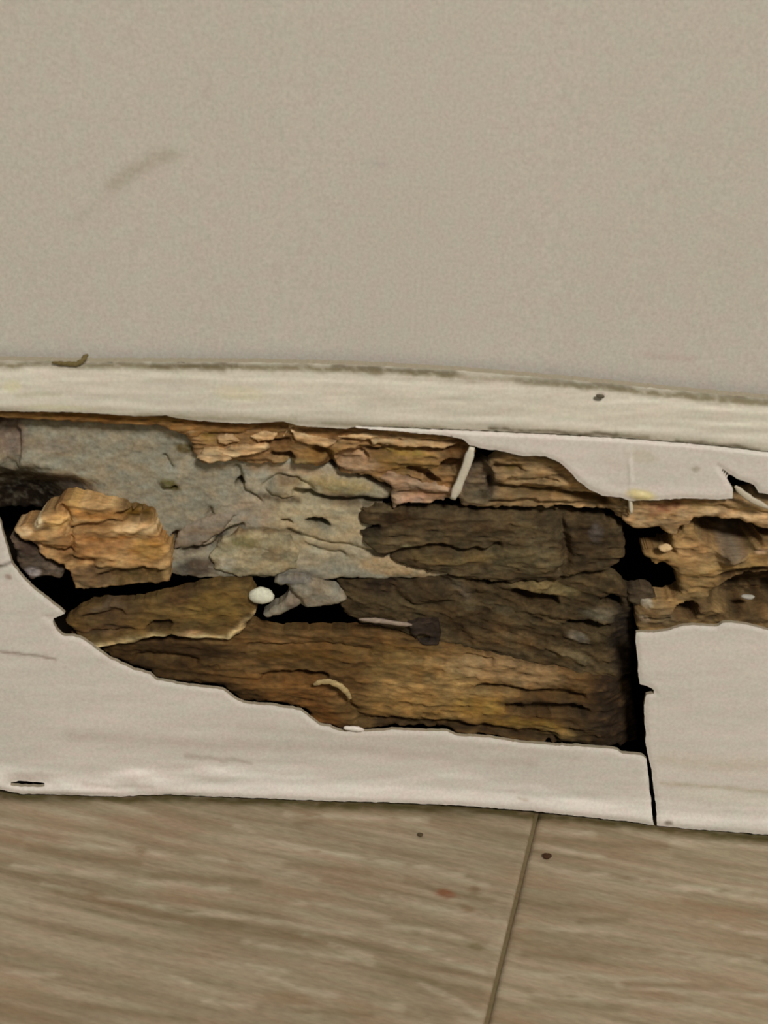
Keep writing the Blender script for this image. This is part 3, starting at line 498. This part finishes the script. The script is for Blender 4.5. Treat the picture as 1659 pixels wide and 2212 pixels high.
# ---- dark rotten board in the middle right
t = empty('rotten_board', at_wall(1060, 1180, 5) / 1000, label='dark grey brown rotten board in the middle right of the hole,', cat='wood')
dk0, dk1 = C(52, 40, 24), C(102, 84, 56)
piece('upper_layer', t, [(775, 1108), (830, 1098), (930, 1104), (1060, 1108), (1200, 1112), (1310, 1124), (1345, 1140), (1352, 1205), (1318, 1232), (1260, 1240), (1200, 1255), (1100, 1260), (1010, 1255), (930, 1235), (860, 1218), (800, 1190), (780, 1160)], 7.4, dk0, dk1, M_DARK, 3, (16, 2.0), (0.2, 0.6), (70, 10), 0.7, 0.35, 0.7, (60, 30),
      feats=[('g', [(1080, 1110), (1180, 1113), (1300, 1120)], 8, -2.2), ('g', [(840, 1200), (930, 1180), (1010, 1195), (1080, 1180)], 6, -1.6), ('g', [(900, 1205), (970, 1215), (1040, 1205)], 5, 0.9), ('b', 1140, 1210, 110, 34, 4, 1.4), ('p', 800, 1140, 24, 8, -12, -1.8), ('g', [(1215, 1130), (1225, 1200), (1210, 1240)], 9, -1.5), ('b', 1030, 1140, 120, 30, 0, 0.7)],
      stains=[('e', 1130, 1205, 90, 30, 2, C(106, 92, 62), 0.6), ('l', [(900, 1200), (980, 1212), (1060, 1200)], 8, C(116, 94, 56), 0.8), ('l', [(860, 1192), (940, 1182), (1040, 1192)], 4, C(58, 42, 18), 0.9), ('e', 1270, 1180, 60, 60, 0, C(58, 44, 28), 0.7), ('e', 860, 1120, 50, 22, 0, C(46, 28, 12), 0.8), ('e', 880, 1180, 16, 8, 0, C(132, 122, 88), 0.8), ('e', 1290, 1150, 16, 20, 0, C(90, 82, 76), 0.6), ('e', 800, 1165, 30, 22, 0, C(78, 68, 46), 0.6),
              ('e', 980, 1130, 140, 22, 0, C(80, 62, 40), 0.6), ('e', 1130, 1138, 30, 16, 0, C(98, 84, 56), 0.6), ('l', [(780, 1150), (820, 1138)], 7, C(34, 24, 14), 0.9)], rag=7, gain=0.8)
piece('lower_layer', t, [(730, 1262), (800, 1250), (900, 1225), (980, 1240), (1060, 1262), (1180, 1245), (1290, 1235), (1345, 1260), (1375, 1300), (1372, 1400), (1368, 1470), (1280, 1470), (1160, 1440), (1050, 1420), (960, 1400), (870, 1370), (780, 1350), (740, 1325)], 5.2, C(44, 34, 20), C(96, 78, 50), M_DARK, 4, (16, 2.0), (0, 0.4), (55, 12), 0.8, 0.45, 0.9, (50, 28), slope=(-0.22, 0),
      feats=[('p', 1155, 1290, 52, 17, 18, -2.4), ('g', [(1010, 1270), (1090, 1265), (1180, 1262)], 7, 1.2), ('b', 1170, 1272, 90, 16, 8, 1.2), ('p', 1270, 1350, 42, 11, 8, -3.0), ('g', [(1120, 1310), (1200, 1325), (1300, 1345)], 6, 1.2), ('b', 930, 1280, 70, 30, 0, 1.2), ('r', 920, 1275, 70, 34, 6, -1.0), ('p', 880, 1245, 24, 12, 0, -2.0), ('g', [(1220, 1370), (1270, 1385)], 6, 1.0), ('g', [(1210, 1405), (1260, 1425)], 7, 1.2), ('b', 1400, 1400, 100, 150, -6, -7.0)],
      stains=[('e', 1180, 1270, 80, 18, 8, C(122, 104, 66), 0.75), ('e', 1150, 1292, 50, 16, 18, C(52, 36, 14), 0.9), ('e', 1310, 1330, 60, 14, 12, C(106, 98, 78), 0.7), ('e', 1250, 1375, 30, 9, 25, C(112, 100, 82), 0.7), ('e', 1240, 1415, 40, 12, 22, C(112, 96, 66), 0.7), ('l', [(960, 1240), (990, 1265), (1010, 1285)], 10, C(92, 80, 64), 0.8), ('e', 1060, 1310, 80, 14, 12, C(96, 82, 56), 0.6), ('e', 920, 1275, 60, 30, 0, C(66, 50, 32), 0.6), ('e', 1090, 1380, 90, 30, 5, C(108, 82, 50), 0.6), ('e', 1010, 1340, 80, 30, 10, C(64, 48, 28), 0.6), ('e', 820, 1270, 60, 14, 0, C(48, 34, 24), 0.7), ('e', 1360, 1390, 50, 110, -4, C(34, 26, 20), 0.9), ('l', [(800, 1262), (900, 1240)], 9, C(36, 26, 18), 0.8)], rag=6,  # the tall dark ellipse paints in the shade beside the right gap
      holes=[[(1296, 1300), (1320, 1288), (1345, 1295), (1340, 1310), (1310, 1312)]], gain=0.8)

# ---- long lower timber
t = empty('sill_timber', at_wall(850, 1480, 5) / 1000, label='long brown sill timber across the bottom of the hole', cat='timber')
TIMBER_TOP = [(150, 1370), (230, 1380), (350, 1385), (480, 1380), (540, 1352), (580, 1366), (660, 1368), (745, 1366), (800, 1362), (900, 1382), (1000, 1405), (1100, 1430), (1200, 1450), (1290, 1465), (1340, 1470), (1372, 1500)]
lb0, lb1 = C(68, 46, 20), C(106, 79, 44)
piece('timber_body', t, TIMBER_TOP + [(x - 1, y - (0 if x > 900 else 2 if x > 640 else 5)) for x, y in L_EDGE if 200 < x < 1390], 7.6, lb0, lb1, M_WOOD, 4, (10, 1.2), (-0.2, -0.4), (130, 11), 0.7, 0.35, 0.5, (140, 50), slope=(-0.1, 0),
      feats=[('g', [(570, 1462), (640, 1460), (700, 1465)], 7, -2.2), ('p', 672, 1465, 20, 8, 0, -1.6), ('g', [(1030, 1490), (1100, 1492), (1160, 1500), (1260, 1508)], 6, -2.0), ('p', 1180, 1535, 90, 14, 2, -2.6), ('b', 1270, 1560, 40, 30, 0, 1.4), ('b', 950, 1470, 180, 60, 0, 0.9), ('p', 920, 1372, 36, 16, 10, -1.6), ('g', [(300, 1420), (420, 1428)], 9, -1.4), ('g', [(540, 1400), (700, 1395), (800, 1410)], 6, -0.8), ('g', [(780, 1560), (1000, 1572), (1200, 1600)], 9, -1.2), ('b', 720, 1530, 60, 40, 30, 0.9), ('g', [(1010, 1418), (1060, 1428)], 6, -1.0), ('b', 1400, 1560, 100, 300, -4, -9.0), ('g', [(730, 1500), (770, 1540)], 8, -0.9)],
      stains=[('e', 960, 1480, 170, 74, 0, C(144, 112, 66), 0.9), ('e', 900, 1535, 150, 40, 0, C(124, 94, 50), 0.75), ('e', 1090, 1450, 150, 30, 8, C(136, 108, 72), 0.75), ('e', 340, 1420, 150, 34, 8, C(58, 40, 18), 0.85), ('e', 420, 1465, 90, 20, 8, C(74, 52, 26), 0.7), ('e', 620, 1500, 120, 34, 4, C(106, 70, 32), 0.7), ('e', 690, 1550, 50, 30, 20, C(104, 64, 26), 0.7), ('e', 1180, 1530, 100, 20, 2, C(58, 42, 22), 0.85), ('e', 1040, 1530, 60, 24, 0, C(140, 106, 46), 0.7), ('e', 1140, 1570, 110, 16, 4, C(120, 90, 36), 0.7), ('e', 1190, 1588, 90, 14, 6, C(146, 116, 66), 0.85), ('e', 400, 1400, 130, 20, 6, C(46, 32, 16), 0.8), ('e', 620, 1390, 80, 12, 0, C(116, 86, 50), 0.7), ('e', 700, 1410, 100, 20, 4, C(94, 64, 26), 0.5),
              ('l', [(560, 1415), (640, 1412), (720, 1420)], 8, C(76, 52, 18), 0.8), ('e', 860, 1410, 80, 20, 0, C(112, 84, 42), 0.6), ('e', 830, 1440, 50, 24, -20, C(100, 78, 42), 0.7), ('e', 1270, 1560, 50, 36, 0, C(74, 58, 36), 0.8), ('l', [(780, 1562), (1000, 1575), (1250, 1608)], 9, C(82, 60, 32), 0.8), ('e', 900, 1452, 60, 16, -5, C(98, 72, 36), 0.7), ('e', 560, 1470, 200, 14, 4, C(98, 66, 30), 0.5), ('e', 255, 1440, 60, 18, 20, C(54, 38, 20), 0.7), ('l', [(820, 1350), (930, 1360)], 8, C(64, 48, 30), 0.8), ('e', 1340, 1530, 78, 120, -4, C(36, 26, 17), 0.95), ('e', 1190, 1530, 110, 22, 3, C(50, 36, 20), 0.8), ('e', 1270, 1605, 90, 16, 4, C(36, 26, 16), 0.8), ('l', [(260, 1436), (400, 1466), (560, 1505)], 16, C(48, 34, 16), 0.8), ('l', [(820, 1568), (1000, 1578), (1330, 1618)], 7, C(46, 34, 20), 0.7), ('l', [(1030, 1490), (1100, 1492), (1160, 1500)], 6, C(48, 32, 14), 0.9)], rag=5, gain=1.02)  # shade at the right end and along the lip is painted dark here
bl = piece('timber_block', t, [(140, 1345), (165, 1322), (200, 1310), (300, 1303), (370, 1286), (470, 1263), (540, 1265), (558, 1300), (555, 1320), (538, 1345), (520, 1372), (495, 1385), (430, 1382), (380, 1372), (330, 1380), (270, 1395), (215, 1402), (170, 1385)], 10.0, C(66, 48, 24), C(116, 90, 48), M_WOOD, 3, (16, 1.8), (-0.4, 0.3), (90, 14), 0.5, 0.2, 0.5, (80, 40),
      feats=[('g', [(200, 1395), (330, 1372), (400, 1370), (490, 1380), (525, 1345), (550, 1325)], 6, 0.9), ('p', 340, 1352, 28, 9, -12, -1.4), ('b', 480, 1310, 60, 40, 0, 0.7), ('g', [(180, 1335), (260, 1325)], 7, -1.2), ('g', [(200, 1370), (280, 1362)], 6, -0.8)],
      stains=[('l', [(200, 1396), (330, 1376), (400, 1372), (490, 1383), (525, 1348), (552, 1325)], 6, C(190, 160, 112, 1.3), 1.0), ('e', 470, 1310, 70, 40, 0, C(118, 92, 44), 0.7), ('e', 240, 1325, 80, 24, -5, C(66, 46, 28), 0.75), ('e', 230, 1315, 40, 8, -6, C(108, 90, 66), 0.6), ('e', 230, 1360, 60, 16, -8, C(92, 68, 48), 0.6), ('e', 340, 1352, 30, 10, -12, C(50, 36, 14), 0.9), ('e', 390, 1290, 50, 14, -10, C(82, 58, 34), 0.6), ('e', 410, 1368, 30, 6, 0, C(150, 110, 70), 0.7)], rag=4, gain=0.88)
bl['label'] = 'olive brown end block with a pale lower edge'
piece('timber_knot', t, [(880, 1352), (905, 1345), (948, 1346), (952, 1372), (948, 1398), (915, 1396), (892, 1378)], 7.8, C(28, 21, 15), C(58, 46, 36), M_DARK, 3, (10, 1.0), feats=[('p', 915, 1380, 14, 8, 0, -1.6)], rag=3, lump=0.4, lumpsize=(20, 14))
rod('pale_sliver', t, [(775, 1338), (820, 1341), (860, 1347), (890, 1350)], [9.6, 9.8, 9.8, 9.5], 0.85, C(134, 116, 98), M_WOOD, 0.6, 0.3)

# ---- bright orange chunk at the left
t = empty('wood_chunk', at_wall(210, 1180, 8) / 1000, label='bright orange brown chunk of torn wood at the left end of the hole', cat='wood')
piece('chunk_body', t, [(28, 1150), (60, 1140), (75, 1132), (85, 1118), (110, 1105), (130, 1086), (150, 1082), (165, 1090), (205, 1085), (240, 1092), (275, 1105), (320, 1115), (332, 1130), (345, 1165), (362, 1185), (368, 1215), (362, 1240), (365, 1262), (300, 1268), (220, 1272), (160, 1278), (148, 1240), (135, 1225), (100, 1212), (70, 1190), (40, 1165)], 11.2, C(122, 84, 44), C(188, 148, 96), M_WOOD, 8, (14, 1.6), (0.2, -0.6), (70, 12), 0.8, 0.4, 1.1, (50, 22),
      feats=[('b', 82, 1132, 18, 20, 20, 2.0), ('g', [(135, 1100), (145, 1125), (130, 1150)], 7, -1.2), ('p', 288, 1118, 42, 11, 2, -1.8), ('b', 295, 1142, 50, 14, -8, 1.4), ('g', [(60, 1180), (120, 1195), (150, 1200)], 7, -1.4), ('g', [(150, 1145), (240, 1130), (300, 1130)], 5, -0.9), ('p', 285, 1242, 70, 14, -2, -1.2), ('g', [(150, 1215), (200, 1218)], 7, -1.2), ('b', 330, 1210, 40, 30, 0, 0.6), ('g', [(150, 1145), (155, 1180), (145, 1200)], 5, -0.8)],
      stains=[('e', 82, 1130, 14, 16, 20, C(226, 188, 140, 0.9), 1.0), ('e', 50, 1152, 26, 8, -8, C(190, 162, 120, 1.1), 0.9), ('e', 125, 1130, 22, 18, -40, C(206, 160, 98, 1.05), 0.9), ('e', 155, 1095, 22, 14, 0, C(184, 140, 78), 0.7), ('e', 290, 1142, 52, 14, -8, C(218, 178, 124, 0.85), 1.0), ('e', 288, 1118, 44, 13, 2, C(86, 62, 14), 0.9), ('e', 180, 1180, 90, 30, 6, C(142, 96, 52), 0.6), ('e', 200, 1110, 60, 12, 4, C(160, 108, 50), 0.6), ('e', 320, 1190, 40, 26, 0, C(172, 124, 58), 0.7), ('e', 275, 1244, 110, 22, 0, C(86, 66, 34), 0.95), ('e', 195, 1248, 60, 24, 0, C(92, 70, 46), 0.85), ('l', [(170, 1268), (260, 1270), (355, 1260)], 6, C(132, 110, 78), 0.7), ('e', 155, 1215, 26, 9, 6, C(84, 52, 18), 0.8), ('e', 60, 1185, 34, 12, 30, C(100, 78, 66), 0.7), ('e', 240, 1165, 70, 5, -4, C(134, 84, 30), 0.6)], rag=5, mgx=24, pits=0.3, gain=0.93)  # the palest ellipses are highlights painted on the tip and upper face
piece('torn_tail', t, [(20, 1165), (50, 1175), (90, 1205), (110, 1225), (140, 1235), (130, 1250), (95, 1248), (70, 1255), (40, 1225)], 9.0, C(58, 46, 34), C(92, 76, 60), M_DARK, 5, (10, 1.2), amp=0.5, stains=[('e', 70, 1238, 16, 10, 10, C(150, 138, 130), 0.8), ('e', 55, 1190, 24, 12, 30, C(50, 34, 28), 0.7)], rag=4)

# ---- loose bits in the hole
u_ = at_wall(564, 1287, 10.6)
t = pebble('plaster_pebble', None, u_, (7.6, 4.2, 5.2), C(196, 190, 164), M_PLASTER, 5, 0.18); tag(t, 'small whitish pebble of plaster at the left end of the black slot', 'pebble')
t = piece('mortar_fragment', None, [(600, 1310), (625, 1285), (612, 1270), (590, 1262), (600, 1248), (640, 1245), (690, 1262), (730, 1280), (752, 1300), (725, 1310), (690, 1312), (640, 1318), (610, 1330), (580, 1340), (566, 1332)], 7.8, C(110, 99, 80), C(144, 132, 110), M_PLASTER, 4, (12, 1.4), (0.3, 0), (30, 18), 0.4, 0.2, 0.4, (40, 20), feats=[('g', [(618, 1270), (645, 1300), (650, 1318)], 7, -1.2)], stains=[('e', 628, 1300, 16, 24, -20, C(96, 84, 72), 0.7), ('e', 640, 1252, 40, 9, 0, C(90, 84, 78), 0.7)], rag=4)
tag(t, 'grey mortar fragment hanging over the black slot beside the whitish pebble', 'mortar')
t = rod('paint_curl', None, [(678, 1479), (692, 1473), (712, 1472), (735, 1482), (750, 1496), (757, 1510)], [9.2, 9.9, 10.3, 10.4, 9.9, 9.2], 1.0, C(160, 136, 92), M_WOOD, 0.6, 0.5); tag(t, 'pale curled shaving on the long lower timber', 'shaving')

# ---- rotten wood seen through the break on the right
t = empty('right_timber', at_wall(1560, 1220, 5) / 1000, label='gnawed tan timber in the narrow break at the right edge', cat='timber')
piece('top_rail', t, [(1340, 1085), (1365, 1078), (1440, 1074), (1540, 1072), (1700, 1072), (1850, 1085), (1850, 1165), (1700, 1155), (1640, 1140), (1590, 1122), (1540, 1118), (1500, 1120), (1490, 1135), (1470, 1140), (1462, 1158), (1440, 1155), (1425, 1140), (1390, 1145), (1365, 1142), (1345, 1125)], 9.6, C(128, 98, 60), C(176, 142, 100), M_WOOD, 6, (12, 1.4), (0.6, 0), (80, 8), 0.4, 0.2,
      feats=[('g', [(1420, 1098), (1500, 1090), (1659, 1110)], 6, -0.7), ('b', 1450, 1125, 30, 12, 0, 0.8), ('p', 1348, 1100, 12, 16, 0, -1.6)], stains=[('e', 1445, 1096, 30, 10, -6, C(98, 46, 24), 0.7), ('l', [(1390, 1088), (1440, 1090), (1540, 1080)], 5, C(98, 66, 34), 0.7), ('e', 1350, 1092, 16, 18, 0, C(108, 84, 24), 0.85), ('l', [(1470, 1110), (1560, 1104), (1659, 1125)], 7, C(184, 152, 110), 0.6), ('e', 1415, 1100, 18, 20, 0, C(124, 82, 56), 0.6), ('l', [(1500, 1092), (1600, 1096), (1700, 1112)], 6, C(136, 112, 70), 0.6)], rag=4)
piece('lower_rail', t, [(1455, 1165), (1480, 1145), (1520, 1140), (1560, 1142), (1620, 1150), (1660, 1165), (1850, 1190), (1850, 1400), (1700, 1390), (1560, 1380), (1440, 1395), (1385, 1385), (1372, 1330), (1385, 1300), (1440, 1300), (1470, 1285), (1462, 1240), (1440, 1215), (1420, 1220), (1390, 1205), (1390, 1190), (1450, 1190)], 7.6, C(104, 80, 46), C(158, 124, 78), M_WOOD, 7, (14, 1.6), (0.6, -0.6), (80, 10), 0.8, 0.5, 0.7, (60, 30),
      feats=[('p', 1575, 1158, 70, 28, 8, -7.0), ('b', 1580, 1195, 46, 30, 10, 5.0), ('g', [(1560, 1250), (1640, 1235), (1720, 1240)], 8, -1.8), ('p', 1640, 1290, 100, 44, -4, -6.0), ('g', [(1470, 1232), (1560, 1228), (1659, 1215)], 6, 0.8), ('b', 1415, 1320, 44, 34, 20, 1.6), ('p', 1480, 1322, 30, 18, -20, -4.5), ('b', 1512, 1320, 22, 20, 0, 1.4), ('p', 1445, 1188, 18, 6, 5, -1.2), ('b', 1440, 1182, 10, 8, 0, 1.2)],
      stains=[('e', 1575, 1158, 70, 28, 8, C(40, 28, 18), 0.9), ('e', 1580, 1192, 34, 22, 0, C(108, 92, 72), 0.8), ('e', 1500, 1190, 50, 24, 0, C(162, 124, 80), 0.6), ('e', 1640, 1290, 110, 50, 0, C(44, 32, 18), 0.9), ('e', 1480, 1325, 60, 22, -20, C(64, 40, 22), 0.75), ('e', 1415, 1330, 44, 34, 20, C(120, 100, 70), 0.6), ('e', 1395, 1303, 16, 10, 30, C(160, 146, 122), 0.8), ('e', 1390, 1340, 16, 9, 0, C(146, 126, 100), 0.7), ('e', 1520, 1270, 50, 22, -10, C(122, 96, 58), 0.6), ('l', [(1480, 1235), (1560, 1228), (1659, 1215)], 6, C(150, 118, 68), 0.6), ('e', 1650, 1190, 20, 8, -10, C(182, 148, 116), 0.8), ('l', [(1560, 1252), (1640, 1238)], 6, C(48, 34, 16), 0.85), ('e', 1600, 1340, 80, 12, 3, C(44, 32, 18), 0.7)], rag=6,  # dark ellipses over the pits paint their shade into the wood colour
      holes=[[(1425, 1250), (1440, 1228), (1455, 1240), (1470, 1285), (1440, 1290)]])
piece('broken_nub', t, [(1358, 1280), (1385, 1270), (1404, 1274), (1416, 1292), (1396, 1308), (1372, 1312), (1356, 1302)], 6.0, C(40, 30, 20), C(88, 74, 54), M_DARK, 4, (10, 1.2), lump=0.6, lumpsize=(24, 16), rag=5)
u_ = at_wall(1616, 1289, 3.4)
t = pebble('paint_crumb', None, u_, (4.0, 1.6, 1.5), C(160, 152, 136), M_PLASTER, 9, 0.3); tag(t, 'tiny pale crumb in the dark lower hollow at the right edge', 'crumb')
u_ = at_wall(1437, 1183, 9.6)
t = pebble('wood_crumb', None, u_, (3.8, 2.6, 2.4), C(196, 164, 118), M_CRUMB, 12, 0.3); tag(t, 'tiny cream crumb beside the dark gap right of the rotten board', 'crumb')

# ---- crumbs and dirt outside the hole
def at_floor(px, py, z):
    x, y = on_floor(np.array([float(px)]), np.array([float(py)]), z); return np.array([x[0], y[0], z])
t = pebble('dirt_crumb', None, at_floor(908, 1803, 0.5), (1.9, 1.5, 1.0), C(76, 62, 42), M_CRUMB, 3, 0.3); tag(t, 'small dark crumb on the left floor plank below the baseboard', 'crumb')
t = pebble('dirt_crumb', None, at_floor(1182, 1849, 0.7), (2.7, 2.2, 1.5), C(62, 40, 24), M_CRUMB, 4, 0.3); tag(t, 'larger dark brown crumb on the right floor plank beside the joint', 'crumb')
t = rod('dirt_strand', None, [(112, 783), (140, 786), (165, 787), (178, 780), (184, 770), (190, 766)], [9.6, 9.8, 9.8, 9.0, 7.8, 7.2], 0.72, C(98, 84, 50), M_CRUMB, 0.7, 0.35, 0.25); tag(t, 'curled dark strand of dirt on top of the cap moulding at left', 'dirt')
t = pebble('dirt_speck', None, at_wall(1297, 856, 12.2), (2.6, 1.2, 1.1), C(84, 74, 58), M_CRUMB, 6, 0.3); tag(t, 'dark speck of dirt on the right half of the cap moulding', 'dirt')
